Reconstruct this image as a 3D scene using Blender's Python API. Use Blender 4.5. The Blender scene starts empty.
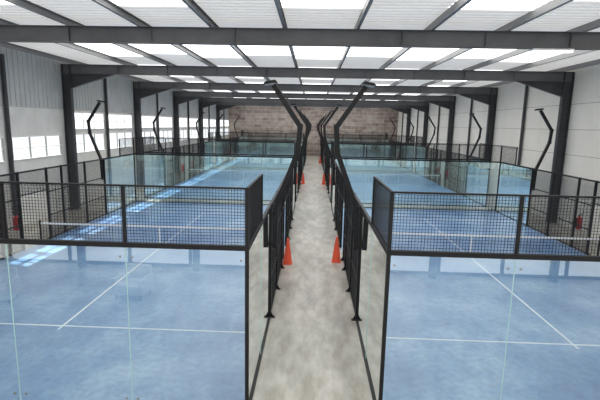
import bpy, math, random
from mathutils import Matrix, Vector
random.seed(4)
S = bpy.context.scene
try:
    S.view_settings.view_transform = 'Standard'
    S.view_settings.look = 'None'
except Exception: pass
try: S.cycles.transparent_max_bounces = 32
except Exception: pass

# ---------------------------------------------------------------- materials
def mat(name, col=(0.5,0.5,0.5), rough=0.6, metal=0.0, spec=0.5, emis=None, estr=0.0):
    m = bpy.data.materials.new(name); m.use_nodes = True
    b = m.node_tree.nodes['Principled BSDF']
    b.inputs['Base Color'].default_value = (*col,1)
    b.inputs['Roughness'].default_value = rough
    b.inputs['Metallic'].default_value = metal
    b.inputs['Specular IOR Level'].default_value = spec
    if emis:
        b.inputs['Emission Color'].default_value = (*emis,1)
        b.inputs['Emission Strength'].default_value = estr
    return m
def noise_mat(name, stops, scale=3.0, detail=8, rough=0.6, spec=0.5, stretch=(1,1,1), scale2=None, stops2=None, fac2=0.4, bump=0.0, emis=None, estr=0):
    m = mat(name, rough=rough, spec=spec, emis=emis, estr=estr)
    nt = m.node_tree; N = nt.nodes; L = nt.links; b = N['Principled BSDF']
    g = N.new('ShaderNodeNewGeometry'); mp = N.new('ShaderNodeMapping'); mp.inputs['Scale'].default_value = stretch
    L.new(g.outputs['Position'], mp.inputs['Vector'])
    def layer(sc, st, det):
        n = N.new('ShaderNodeTexNoise'); n.inputs['Scale'].default_value = sc; n.inputs['Detail'].default_value = det
        n.inputs['Roughness'].default_value = 0.6
        L.new(mp.outputs[0], n.inputs['Vector'])
        r = N.new('ShaderNodeValToRGB'); e = r.color_ramp.elements
        e[0].position = st[0][0]; e[0].color = (*st[0][1],1)
        e[1].position = st[-1][0]; e[1].color = (*st[-1][1],1)
        for p,c in st[1:-1]:
            q = e.new(p); q.color = (*c,1)
        L.new(n.outputs[0], r.inputs[0]); return n, r
    n, r = layer(scale, stops, detail)
    out = r.outputs[0]
    if scale2:
        n2, r2 = layer(scale2, stops2, 6)
        mx = N.new('ShaderNodeMixRGB'); mx.blend_type = 'MULTIPLY'; mx.inputs[0].default_value = fac2
        L.new(out, mx.inputs[1]); L.new(r2.outputs[0], mx.inputs[2]); out = mx.outputs[0]
    L.new(out, b.inputs['Base Color'])
    if bump:
        bp = N.new('ShaderNodeBump'); bp.inputs['Strength'].default_value = bump; bp.inputs['Distance'].default_value = 0.01
        L.new(n.outputs[0], bp.inputs['Height']); L.new(bp.outputs[0], b.inputs['Normal'])
    return m

M_BLACK = mat('black_powder_coat', (0.009,0.009,0.011), 0.5, spec=0.3)
M_WIRE  = mat('black_mesh_wire', (0.012,0.012,0.014), 0.5, spec=0.3)
M_STEEL = noise_mat('grey_painted_steel', [(0.3,(0.085,0.085,0.09)),(0.7,(0.12,0.12,0.125))], 1.5, rough=0.5)
M_COL   = noise_mat('dark_column_steel', [(0.3,(0.028,0.03,0.034)),(0.7,(0.05,0.052,0.058))], 1.5, rough=0.5)
M_PURL  = mat('galvanised_purlin', (0.26,0.26,0.26), 0.5, 0.2)
M_ROOF  = noise_mat('glowing_roof_sheet', [(0.3,(0.68,0.66,0.62)),(0.7,(0.80,0.78,0.74))], 0.8, rough=0.6, emis=(1,0.975,0.93), estr=0.36)  # sheets are no lamp; emission added to lift the hall's ambient light
M_SKY   = noise_mat('translucent_rooflight', [(0.3,(0.7,0.7,0.68)),(0.7,(0.8,0.8,0.78))], 2, rough=0.6, emis=(1,0.985,0.95), estr=2.3)
M_FLOOR = noise_mat('concrete_floor', [(0.3,(0.30,0.28,0.25)),(0.5,(0.45,0.43,0.39)),(0.72,(0.60,0.575,0.53))], 0.7, detail=5, rough=0.33, spec=0.5, stretch=(1.5,0.5,1),
                    scale2=2.2, stops2=[(0.40,(0.62,0.58,0.53)),(0.60,(1,1,1))], fac2=0.7, bump=0.04)
M_TURF  = noise_mat('blue_artificial_turf', [(0.28,(0.095,0.20,0.41)),(0.5,(0.165,0.30,0.53)),(0.7,(0.33,0.46,0.64))], 0.45, rough=0.33, spec=0.6,
                    scale2=7, stops2=[(0.34,(0.62,0.67,0.75)),(0.60,(1,1,1))], fac2=0.7, bump=0.12)
M_LINE  = mat('white_court_line', (0.66,0.69,0.74), 0.7)
M_WHITE = mat('white_tape', (0.8,0.8,0.8), 0.6)
M_WALLR = noise_mat('cream_panel', [(0.3,(0.76,0.73,0.66)),(0.7,(0.85,0.82,0.76))], 0.7, rough=0.6)
M_WALLL = noise_mat('grey_panel', [(0.3,(0.44,0.45,0.45)),(0.7,(0.54,0.55,0.55))], 0.7, rough=0.6)
M_WLOW  = noise_mat('painted_plinth', [(0.3,(0.64,0.63,0.60)),(0.7,(0.76,0.75,0.72))], 1.1, rough=0.7)
M_WIN   = mat('daylit_window', (0.8,0.8,0.8), 0.3, emis=(0.95,0.98,1.0), estr=1.3)
M_SEAM  = mat('panel_seam', (0.36,0.35,0.33), 0.7)
M_RED   = mat('red_paint', (0.62,0.015,0.02), 0.3)
M_ORANGE= mat('orange_plastic', (0.85,0.11,0.05), 0.4)
M_CHROME= mat('steel_clip', (0.35,0.37,0.38), 0.3, 0.8)
M_LED   = mat('led_panel', (0.8,0.8,0.8), 0.3, emis=(1,1,1), estr=4)
M_LENS  = mat('floodlight_lens', (0.45,0.45,0.45), 0.2)
M_SIL   = mat('glass_edge', (0.42,0.66,0.64), 0.3)
M_FAB   = noise_mat('white_upholstery', [(0.3,(0.75,0.75,0.73)),(0.7,(0.85,0.85,0.83))], 5, rough=0.8)

def pane_mat():
    m = bpy.data.materials.new('frosted_window_pane'); m.use_nodes = True
    nt = m.node_tree; N = nt.nodes; L = nt.links
    N.remove(N['Principled BSDF'])
    t = N.new('ShaderNodeBsdfTransparent'); t.inputs[0].default_value=(0.95,0.97,0.97,1)
    e = N.new('ShaderNodeEmission'); e.inputs[0].default_value=(0.95,0.98,1,1); e.inputs[1].default_value=1.2
    x = N.new('ShaderNodeMixShader'); x.inputs[0].default_value=0.4
    L.new(t.outputs[0],x.inputs[1]); L.new(e.outputs[0],x.inputs[2]); L.new(x.outputs[0],N['Material Output'].inputs[0])
    return m
M_PANE = pane_mat()
def glass_mat():
    m = bpy.data.materials.new('tempered_glass'); m.use_nodes = True
    nt = m.node_tree; N = nt.nodes; L = nt.links
    N.remove(N['Principled BSDF'])
    t = N.new('ShaderNodeBsdfTransparent'); t.inputs[0].default_value = (0.84,0.94,0.93,1)
    g = N.new('ShaderNodeBsdfGlossy'); g.inputs['Roughness'].default_value = 0.01; g.inputs['Color'].default_value=(0.95,0.99,0.99,1)
    d = N.new('ShaderNodeBsdfDiffuse'); d.inputs[0].default_value = (0.75,0.86,0.85,1)
    f = N.new('ShaderNodeFresnel'); f.inputs['IOR'].default_value = 1.55
    a = N.new('ShaderNodeMixShader'); a.inputs[0].default_value = 0.035
    b = N.new('ShaderNodeMixShader')
    L.new(t.outputs[0], a.inputs[1]); L.new(d.outputs[0], a.inputs[2])
    mul = N.new('ShaderNodeMath'); mul.operation='MULTIPLY'; mul.inputs[1].default_value=3.2; mul.use_clamp=True
    L.new(f.outputs[0], mul.inputs[0])
    L.new(mul.outputs[0], b.inputs[0]); L.new(a.outputs[0], b.inputs[1]); L.new(g.outputs[0], b.inputs[2])
    L.new(b.outputs[0], N['Material Output'].inputs[0])
    return m
M_GLASS = glass_mat()

def stone_mat():
    m = mat('stone_block_wall', rough=0.8)
    nt = m.node_tree; N = nt.nodes; L = nt.links; b = N['Principled BSDF']
    g = N.new('ShaderNodeNewGeometry'); sp = N.new('ShaderNodeSeparateXYZ'); cb = N.new('ShaderNodeCombineXYZ')
    L.new(g.outputs['Position'], sp.inputs[0]); L.new(sp.outputs[0], cb.inputs[0]); L.new(sp.outputs[2], cb.inputs[1])
    br = N.new('ShaderNodeTexBrick'); br.inputs['Scale'].default_value = 1.0
    br.inputs['Brick Width'].default_value = 1.3; br.inputs['Row Height'].default_value = 0.55; br.inputs['Mortar Size'].default_value = 0.04
    br.inputs['Color1'].default_value = (0.22,0.16,0.14,1); br.inputs['Color2'].default_value = (0.36,0.31,0.27,1); br.inputs['Mortar'].default_value = (0.38,0.35,0.32,1)
    L.new(cb.outputs[0], br.inputs['Vector'])
    n = N.new('ShaderNodeTexNoise'); n.inputs['Scale'].default_value = 1.2; n.inputs['Detail'].default_value = 6
    L.new(g.outputs['Position'], n.inputs['Vector'])
    mx = N.new('ShaderNodeMixRGB'); mx.blend_type='OVERLAY'; mx.inputs[0].default_value=0.6
    L.new(br.outputs[0], mx.inputs[1]); L.new(n.outputs[0], mx.inputs[2]); L.new(mx.outputs[0], b.inputs['Base Color'])
    return m
M_STONE = stone_mat()

# ---------------------------------------------------------------- builder
class B:
    def __init__(s, name, mats): s.v=[]; s.f=[]; s.m=[]; s.name=name; s.mats=mats
    def box(s, x0,x1,y0,y1,z0,z1, mi=0):
        n=len(s.v)
        s.v += [(x0,y0,z0),(x1,y0,z0),(x1,y1,z0),(x0,y1,z0),(x0,y0,z1),(x1,y0,z1),(x1,y1,z1),(x0,y1,z1)]
        s.f += [(n,n+3,n+2,n+1),(n+4,n+5,n+6,n+7),(n,n+1,n+5,n+4),(n+1,n+2,n+6,n+5),(n+2,n+3,n+7,n+6),(n+3,n,n+4,n+7)]
        s.m += [mi]*6
    def cb(s, cx,cy,cz, dx,dy,dz, mi=0): s.box(cx-dx/2,cx+dx/2,cy-dy/2,cy+dy/2,cz-dz/2,cz+dz/2,mi)
    def quad(s, pts, mi=0):
        n=len(s.v); s.v += pts; s.f.append(tuple(range(n,n+len(pts)))); s.m.append(mi)
    def prism(s, poly, y0, y1, mi=0):
        n=len(s.v); k=len(poly)
        s.v += [(x,y0,z) for x,z in poly]+[(x,y1,z) for x,z in poly]
        s.f.append(tuple(range(n,n+k))); s.f.append(tuple(range(n+2*k-1,n+k-1,-1))); s.m += [mi]*2
        for i in range(k):
            j=(i+1)%k; s.f.append((n+i,n+k+i,n+k+j,n+j)); s.m.append(mi)
    def lathe(s, prof, cx,cy, seg=20, mi=0):
        n=len(s.v)
        for r,z in prof:
            for i in range(seg):
                a=2*math.pi*i/seg; s.v.append((cx+r*math.cos(a),cy+r*math.sin(a),z))
        for k in range(len(prof)-1):
            mm = mi[k] if isinstance(mi,list) else mi
            for i in range(seg):
                j=(i+1)%seg; s.f.append((n+k*seg+i,n+k*seg+j,n+(k+1)*seg+j,n+(k+1)*seg+i)); s.m.append(mm)
        s.f.append(tuple(n+(len(prof)-1)*seg+i for i in range(seg))); s.m.append(mi[-1] if isinstance(mi,list) else mi)
    def bar(s, p, q, w, d, mi=0, up=(0,1,0)):
        p=Vector(p); q=Vector(q); z=(q-p).normalized(); x=Vector(up); x=(x-z*x.dot(z)).normalized(); y=z.cross(x)
        n=len(s.v)
        for c in (p,q):
            for a,b in ((-1,-1),(1,-1),(1,1),(-1,1)):
                s.v.append(tuple(c+x*a*w/2+y*b*d/2))
        s.f += [(n,n+1,n+2,n+3),(n+7,n+6,n+5,n+4),(n,n+4,n+5,n+1),(n+1,n+5,n+6,n+2),(n+2,n+6,n+7,n+3),(n+3,n+7,n+4,n)]
        s.m += [mi]*6
    def mesh(s, smooth=False):
        me=bpy.data.meshes.new(s.name); me.from_pydata(s.v,[],s.f)
        for m in s.mats: me.materials.append(m)
        me.polygons.foreach_set('material_index', s.m)
        if smooth: me.polygons.foreach_set('use_smooth',[True]*len(me.polygons))
        me.update(); return me
    def obj(s, loc=(0,0,0), parent=None, smooth=False, bevel=0):
        o = put(s.name, s.mesh(smooth), loc, parent)
        if bevel:
            md=o.modifiers.new('bevel','BEVEL'); md.width=bevel; md.segments=3
        return o
def put(name, me, loc=(0,0,0), parent=None):
    o=bpy.data.objects.new(name, me); S.collection.objects.link(o); o.location=loc
    if parent: o.parent=parent
    return o

# ---------------------------------------------------------------- layout constants
C = 1.14
CX = C+5
Y0=6.85
COURTY = [Y0, Y0+21.5, Y0+43]
WR = 13.3; WL = -13.8; YB = 71.6; YF = -4.0
RZ = 8.18
FRY = [4.9+9.6*i for i in range(0,8)]
FRY = [y for y in FRY if y<YB-0.5]

# ---------------------------------------------------------------- shell
b=B('floor',[M_FLOOR,M_SEAM]); b.box(WL-0.1,WR+0.3,YF-0.3,YB+0.3,-0.2,0)
y=YF+1.0
while y<YB:
    b.box(WL+0.05,WR-0.05,y-0.008,y+0.008,-0.01,0.0015,1); y+=4.8
b.obj()

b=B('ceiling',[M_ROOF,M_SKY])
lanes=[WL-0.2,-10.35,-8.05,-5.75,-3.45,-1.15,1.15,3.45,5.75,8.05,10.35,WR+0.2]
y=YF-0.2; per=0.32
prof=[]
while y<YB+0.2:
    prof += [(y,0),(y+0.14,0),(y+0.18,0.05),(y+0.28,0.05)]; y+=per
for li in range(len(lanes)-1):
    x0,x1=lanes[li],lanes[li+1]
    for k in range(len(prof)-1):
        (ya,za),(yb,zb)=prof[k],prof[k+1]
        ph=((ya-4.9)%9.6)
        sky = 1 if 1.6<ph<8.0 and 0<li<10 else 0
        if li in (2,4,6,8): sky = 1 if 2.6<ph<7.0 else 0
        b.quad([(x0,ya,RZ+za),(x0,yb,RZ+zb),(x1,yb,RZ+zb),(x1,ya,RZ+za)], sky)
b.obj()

b=B('roof_purlins',[M_PURL])
for x in [WL+0.6]+lanes[1:-1]+[WR-0.6]:
    b.box(x-0.006,x+0.006,YF+0.02,YB-0.02,7.96,RZ-0.005); b.box(x,x+0.09,YF+0.02,YB-0.02,RZ-0.02,RZ-0.005); b.box(x,x+0.09,YF+0.02,YB-0.02,7.96,7.972)
b.obj()

zt=7.95; zb=7.45; W=0.11
def portal():
    b=B('steel_portal_frame',[M_STEEL,M_COL])
    cw=0.42
    b.box(WL+0.05,WR-0.05,-0.012,0.012,zb,zt)
    b.box(WL+0.05,WR-0.05,-W,W,zt-0.02,zt); b.box(WL+0.5,WR-0.5,-W,W,zb,zb+0.03)
    for s,wx in ((-1,WL),(1,WR)):
        x1=wx-s*0.06; x0=x1-s*cw
        lo,hi=min(x0,x1),max(x0,x1)
        b.box(lo,hi,-0.012,0.012,0,zb,1)
        b.box(x0-0.02,x0+0.02,-0.13,0.13,0,zt-0.02,1); b.box(x1-0.02,x1+0.02,-0.13,0.13,0,zt-0.02,1)
        b.box(lo-0.03,hi+0.03,-0.2,0.2,0,0.03,1)
        b.prism([(x0,zb),(x0,zb-0.75),(x0-s*2.4,zb)],-0.012,0.012,1)
        b.bar((x0,0,zb-0.75),(x0-s*2.4,0,zb),2*W,0.03,1)
        for k in range(1,5):
            xx = x0*k/5.0; b.box(xx-0.006,xx+0.006,-W+0.01,W-0.01,zb+0.03,zt-0.02)
    return b.mesh()
pm=portal()
for yy in FRY: put('steel_portal_frame',pm,(0,yy,0))

b=B('wall_post',[M_COL]); b.box(-0.07,0.07,-0.07,0.07,0,7.75); b.box(-0.1,0.1,-0.1,0.1,0,0.02); wp=b.mesh()
for yy in [y+4.8 for y in FRY]:
    if yy<YB-0.3:
        put('wall_post',wp,(WL+0.13,yy,0)); put('wall_post',wp,(WR-0.13,yy,0))

# walls
b=B('wall_right',[M_WALLR,M_WLOW,M_SEAM])
b.box(WR,WR+0.25,YF,YB,2.4,8.4,0); b.box(WR-0.02,WR+0.25,YF,YB,0,2.4,1)
for z in (3.7,5.0,6.3): b.box(WR-0.01,WR,YF,YB,z,z+0.025,2)
b.obj()
LZ0,LZ1=3.15,4.15
wins=[]
for i,yy in enumerate(FRY):
    for (a,c) in ((0.6,4.5),(5.1,9.0)):
        if yy+c<YB: wins.append((i,yy+a,yy+c))
T=0.07
b=B('wall_left',[M_WALLL,M_WLOW,M_SEAM])
b.box(WL-T,WL,YF,YB,5.6,8.4,0); b.box(WL-T,WL,YF,YB,LZ1,5.6,1); b.box(WL-T,WL,YF,YB,2.4,LZ0,1); b.box(WL-T,WL+0.02,YF,YB,0,2.4,1)
prev=YF
for (i,y0,y1) in wins:
    b.box(WL-T,WL,prev,y0,LZ0,LZ1,1); prev=y1
b.box(WL-T,WL,prev,YB,LZ0,LZ1,1)
y=YF
while y<YB-0.2:
    b.box(WL,WL+0.03,y,y+0.12,5.6,8.1,0); y+=0.35
b.box(WL,WL+0.01,YF,YB,5.55,5.58,2)
b.obj()
b=B('wall_back',[M_STONE]); b.box(WL-0.05,WR+0.25,YB,YB+0.25,0,8.4); b.obj()
b=B('wall_front',[M_WALLR]); b.box(WL-0.05,WR+0.25,YF-0.25,YF,0,8.4); b.obj()

wn=1
for (i,y0,y1) in wins:
    for row in ((0,) if i<2 else (0,1)):
        z0,z1=(LZ0,LZ1) if row==0 else (4.5,5.4)
        b=B('window_%d'%wn,[M_PANE if row==0 else M_WIN,M_WHITE,M_SEAM]); wn+=1
        x=WL
        if row==0: b.quad([(x-0.03,y0,z0),(x-0.03,y1,z0),(x-0.03,y1,z1),(x-0.03,y0,z1)],0)
        else: b.box(x+0.005,x+0.03,y0,y1,z0,z1,0)
        b.box(x,x+0.06,y0-0.05,y1+0.05,z0-0.06,z0,1); b.box(x,x+0.05,y0-0.05,y1+0.05,z1,z1+0.06,1)
        for k in range(4):
            ym=y0+(y1-y0)*k/3; b.box(x-0.02,x+0.04,ym-0.035,ym+0.035,z0,z1,2)
        b.box(x-0.01,x+0.035,y0,y1,(z0+z1)/2-0.02,(z0+z1)/2+0.02,1)
        b.obj()

# mezzanine the visitor stands on, added glowing front below it
b=B('mezzanine',[M_WLOW,M_BLACK])
b.box(WL+0.05,WR-0.05,YF+0.02,-0.35,3.0,3.3,0)
for x in (-12,-8,-4,0,4,8,12): b.box(x-0.1,x+0.1,-0.75,-0.55,0,3.0,1)
b.obj()
b=B('lobby_glow_panels',[M_WIN,M_BLACK])  # unseen glowing panels, added so their reflection washes the near court glass
for i in range(12):
    x=-12.9+2.15*i
    b.box(x+0.06,x+2.09,-1.02,-1.0,0.1,2.7,0); b.box(x-0.05,x+0.05,-1.05,-0.95,0,2.98,1)
b.box(-12.9,12.9,-1.05,-0.95,2.7,2.98,1); b.box(-12.9,12.9,-1.05,-0.95,0,0.1,1)
b.obj()
def chair():
    b=B('lounge_chair',[M_FAB,M_BLACK])
    b.box(-0.36,0.36,-0.34,0.34,0.16,0.44); b.box(-0.40,0.40,-0.42,-0.26,0.16,0.86)
    for s in (-1,1):
        b.box(s*0.40-0.07,s*0.40+0.07,-0.36,0.34,0.16,0.62)
        for t in (-0.3,0.28): b.box(s*0.36-0.02,s*0.36+0.02,t-0.02,t+0.02,0,0.16,1)
    return b.mesh()
ch=chair()
for x,y,r in ((-9.9,2.6,0.2),(-8.7,2.5,-0.3),(-5.2,1.8,0.1)):
    o=put('lounge_chair',ch,(x,y,0)); o.rotation_euler=(0,0,r)
    md=o.modifiers.new('bevel','BEVEL'); md.width=0.03; md.segments=3

# ---------------------------------------------------------------- court parts
def wires_x(b, y, x0,x1,z0,z1, st=0.05, w=0.004):
    n=round((x1-x0)/st)
    for i in range(1,n): x=x0+(x1-x0)*i/n; b.box(x-w/2,x+w/2,y-w/2,y+w/2,z0,z1)
    n=round((z1-z0)/st)
    for i in range(1,n): z=z0+(z1-z0)*i/n; b.box(x0,x1,y-w/2,y+w/2,z-w/2,z+w/2)
def wires_y(b, x, y0,y1,z0,z1, st=0.05, w=0.006):
    n=round((y1-y0)/st)
    for i in range(1,n): y=y0+(y1-y0)*i/n; b.box(x-w/2,x+w/2,y-w/2,y+w/2,z0,z1)
    n=round((z1-z0)/st)
    for i in range(1,n): z=z0+(z1-z0)*i/n; b.box(x-w/2,x+w/2,y0,y1,z-w/2,z+w/2)

bt=B('turf',[M_TURF]); bt.box(-4.97,4.97,0.03,19.97,0.0,0.012); ME_T=bt.mesh()
bl=B('court_lines',[M_LINE])
zl0,zl1=0.012,0.016
for yy in (3.05,16.95): bl.box(-4.95,4.95,yy-0.025,yy+0.025,zl0,zl1)
bl.box(-0.025,0.025,2.85,17.15,zl0,zl1+0.001)
ME_L=bl.mesh()

bg=B('glass_panels',[M_GLASS,M_SIL,M_CHROME])
for yy in (0.0,20.0):
    for i in range(5):
        x0=-5+2*i; bg.quad([(x0+0.01,yy,0.04),(x0+1.99,yy,0.04),(x0+1.99,yy,2.96),(x0+0.01,yy,2.96)],0)
        if i: bg.box(x0-0.006,x0+0.006,yy-0.006,yy+0.006,0.04,2.96,1)
        for xx in (x0+0.1,x0+1.9):
            for zz in (0.25,2.8):
                bg.box(xx-0.018,xx+0.018,yy-0.012,yy+0.012,zz-0.018,zz+0.018,2)
for xx in (-5.0,5.0):
    for y0 in (0,2,16,18):
        bg.quad([(xx,y0+0.01,0.04),(xx,y0+1.99,0.04),(xx,y0+1.99,2.96),(xx,y0+0.01,2.96)],0)
    for ym in (2,18): bg.box(xx-0.006,xx+0.006,ym-0.008,ym+0.008,0.04,2.96,1)
ME_G=bg.mesh()

bf=B('steel_frame',[M_BLACK])
for yy in (0.0,20.0):
    bf.box(-5,5,yy-0.035,yy+0.035,2.97,3.05); bf.box(-5,5,yy-0.02,yy+0.02,3.97,4.0)
    bf.box(-5,5,yy-0.03,yy+0.03,0.0,0.05)
    for i in range(6):
        x=-5+2*i; bf.box(x-0.025,x+0.025,yy-0.025,yy+0.025,3.0,4.0)
for xx in (-5.0,5.0):
    s=1 if xx>0 else -1
    for yy in (0,20): bf.box(xx-0.03,xx+0.03,yy-0.03,yy+0.03,0,4.0)
    for (a,c) in ((0,4),(16,20)):
        bf.box(xx-0.03,xx+0.03,a,c,2.96,3.04); bf.box(xx-0.03,xx+0.03,a,c,0,0.05)
    for (a,c) in ((0,2),(18,20)):
        bf.box(xx-0.02,xx+0.02,a,c,3.97,4.0)
    for yy in (2,18): bf.box(xx-0.025,xx+0.025,yy-0.025,yy+0.025,3.0,4.0)
    for yy in (4,6,8,9.1,10.9,12,14,16):
        bf.box(xx-0.04,xx+0.04,yy-0.04,yy+0.04,0,3.04)
        xo=xx+s*0.04
        bf.box(min(xo,xo+s*0.10),max(xo,xo+s*0.10),yy-0.06,yy+0.06,0,0.015)
        bf.prism([(xo,0.015),(xo+s*0.07,0.015),(xo,0.15)],yy-0.006,yy+0.006)
    bf.box(xx-0.03,xx+0.03,4,16,2.97,3.03)
    for (a,c) in ((4,9.1),(10.9,16)):
        bf.box(xx-0.02,xx+0.02,a,c,1.0,1.04); bf.box(xx-0.02,xx+0.02,a,c,2.0,2.04); bf.box(xx-0.02,xx+0.02,a,c,0.03,0.07)
    bf.box(xx-0.02,xx+0.02,9.1,10.9,2.1,2.14)
ME_F=bf.mesh()

bm=B('wire_mesh_panels',[M_WIRE])
for yy in (0.0,20.0):
    for i in range(5): wires_x(bm,yy,-5+2*i,-3+2*i,3.0,4.0,w=0.0055)
for xx in (-5.0,5.0):
    for (a,c) in ((0,2),(18,20)): wires_y(bm,xx,a,c,3.0,4.0)
    for (a,c) in ((4,6),(6,8),(8,9.1),(10.9,12),(12,14),(14,16)): wires_y(bm,xx,a,c,0.05,3.0)
    wires_y(bm,xx,9.1,10.9,2.12,3.0)
ME_M=bm.mesh()

bn=B('padel_net',[M_WIRE,M_WHITE,M_BLACK])
for s in (-1,1):
    bn.lathe([(0.04,0.012),(0.04,1.0),(0.03,1.02)],s*4.85,0,12,2)
    bn.box(s*4.85-0.12,s*4.85+0.12,-0.12,0.12,0.012,0.03,2)
wires_x(bn,0,-4.8,4.8,0.03,0.86,0.045,0.004)
bn.box(-4.82,4.82,-0.012,0.012,0.85,0.92,1)
bn.box(-0.025,0.025,-0.014,0.014,0.016,0.86,1)
ME_N=bn.mesh()

def pole(sg):
    b=B('court_floodlight_pole',[M_BLACK,M_LENS])
    pts=[(0.11,1.9),(0.13,2.95),(0.66,4.35),(0.70,4.95),(0.04,5.92)]
    for i in range(len(pts)-1):
        p,q=pts[i],pts[i+1]
        b.bar((sg*p[0],0,p[1]),(sg*q[0],0,q[1]),0.12,0.12,0)
    for p in pts[1:-1]:
        b.cb(sg*p[0],0,p[1],0.135,0.135,0.135,0)
    for z in (2.0,2.8): b.box(min(sg*0.04,sg*0.14),max(sg*0.04,sg*0.14),-0.07,0.07,z-0.04,z+0.04)
    c=Vector((sg*-0.02,0,5.94))
    b.bar((c.x-sg*0.16,0,c.z+0.0),(c.x+sg*0.14,0,c.z+0.05),0.36,0.045,0)
    b.bar((c.x-sg*0.14,0,c.z-0.025),(c.x+sg*0.12,0,c.z+0.015),0.32,0.012,1)
    for k in range(5):
        yy=-0.14+0.07*k; b.bar((c.x-sg*0.13,yy,c.z+0.035),(c.x+sg*0.11,yy,c.z+0.075),0.01,0.04,0)
    return b.mesh()
ME_P={1:pole(1),-1:pole(-1)}

for side in (-1,1):
    for y0 in COURTY:
        e=put('padel_court',None,(side*CX,y0,0)); e.empty_display_size=0.5
        for nm,me in (('turf',ME_T),('court_lines',ME_L),('glass_panels',ME_G),('steel_frame',ME_F),('wire_mesh_panels',ME_M)):
            put(nm,me,(0,0,0),e)
        put('padel_net',ME_N,(side*CX,y0+10,0))
        for sx in (-1,1):
            for dy in (4,16):
                put('court_floodlight_pole',ME_P[sx],(side*CX+sx*5,y0+dy,0))

# ---------------------------------------------------------------- cones, extinguishers, ceiling lights
def cone():
    b=B('traffic_cone',[M_ORANGE])
    b.box(-0.17,0.17,-0.17,0.17,0,0.035,0)
    b.lathe([(0.155,0.035),(0.14,0.2),(0.115,0.42),(0.085,0.62),(0.06,0.8),(0.045,0.92),(0.03,0.95)],0,0,24,0)
    return b.mesh(True)
cm=cone()
for x,y in ((-0.93,15.4),(0.86,15.8),(-0.88,37.3),(0.88,37.3),(0.88,58)):
    put('traffic_cone',cm,(x,y,0))
def ext():
    b=B('fire_extinguisher',[M_RED,M_BLACK,M_WHITE])
    b.lathe([(0.03,0),(0.1,0.01),(0.105,0.05),(0.105,0.46),(0.085,0.53),(0.03,0.58),(0.025,0.61)],0,0,20,0)
    b.cb(0,0,0.63,0.05,0.05,0.05,1); b.bar((0,0,0.66),(0.0,-0.14,0.71),0.03,0.015,1,up=(1,0,0)); b.bar((0,0,0.64),(0,-0.13,0.64),0.03,0.015,1,up=(1,0,0))
    b.bar((0.03,0,0.62),(0.13,0,0.48),0.02,0.02,1); b.bar((0.13,0,0.48),(0.12,0,0.12),0.02,0.02,1)
    b.box(-0.05,0.05,0.1,0.14,0.1,0.5,1)
    return b.mesh()
em=ext()
for y0 in COURTY:
    for s,ys in ((-1,(9.1,)),(1,(12,9.1))):
        for q in ys:
            o=put('fire_extinguisher',em,(s*(CX+5+0.19),y0+q,0.8)); o.rotation_euler=(0,0,s*math.pi/2)
bt2=B('ceiling_light',[M_LED,M_WHITE]); bt2.box(-0.6,0.6,-0.08,0.08,-0.03,0,0); bt2.box(-0.62,0.62,-0.1,0.1,0,0.06,1)
lm=bt2.mesh()
put('ceiling_light',lm,(7.2,FRY[1],zb-0.062))

# ---------------------------------------------------------------- world + sun + camera
w=bpy.data.worlds.new('sky'); S.world=w; w.use_nodes=True
w.node_tree.nodes['Background'].inputs[0].default_value=(0.85,0.92,1,1); w.node_tree.nodes['Background'].inputs[1].default_value=1.6
sd=bpy.data.lights.new('sun','SUN'); sd.energy=28; sd.angle=0.01; sd.color=(1,0.97,0.9)
so=bpy.data.objects.new('sun',sd); S.collection.objects.link(so); so.location=(-30,20,40)
d=Vector((3.6,-0.9,-3.65)).normalized()
so.rotation_euler=d.to_track_quat('-Z','Y').to_euler()

cd=bpy.data.cameras.new('camera'); cam=bpy.data.objects.new('camera',cd); S.collection.objects.link(cam)
cd.sensor_width=36; cd.lens=440/600*36; cd.clip_end=300; cd.shift_x=0.007
yaw=0.036; pitch=math.radians(9.75); roll=0.020
R=Matrix.Rotation(yaw,4,'Z')@Matrix.Rotation(math.pi/2-pitch,4,'X')@Matrix.Rotation(roll,4,'Z')
cam.matrix_world=Matrix.Translation((-0.12,0,5.0))@R
S.camera=cam
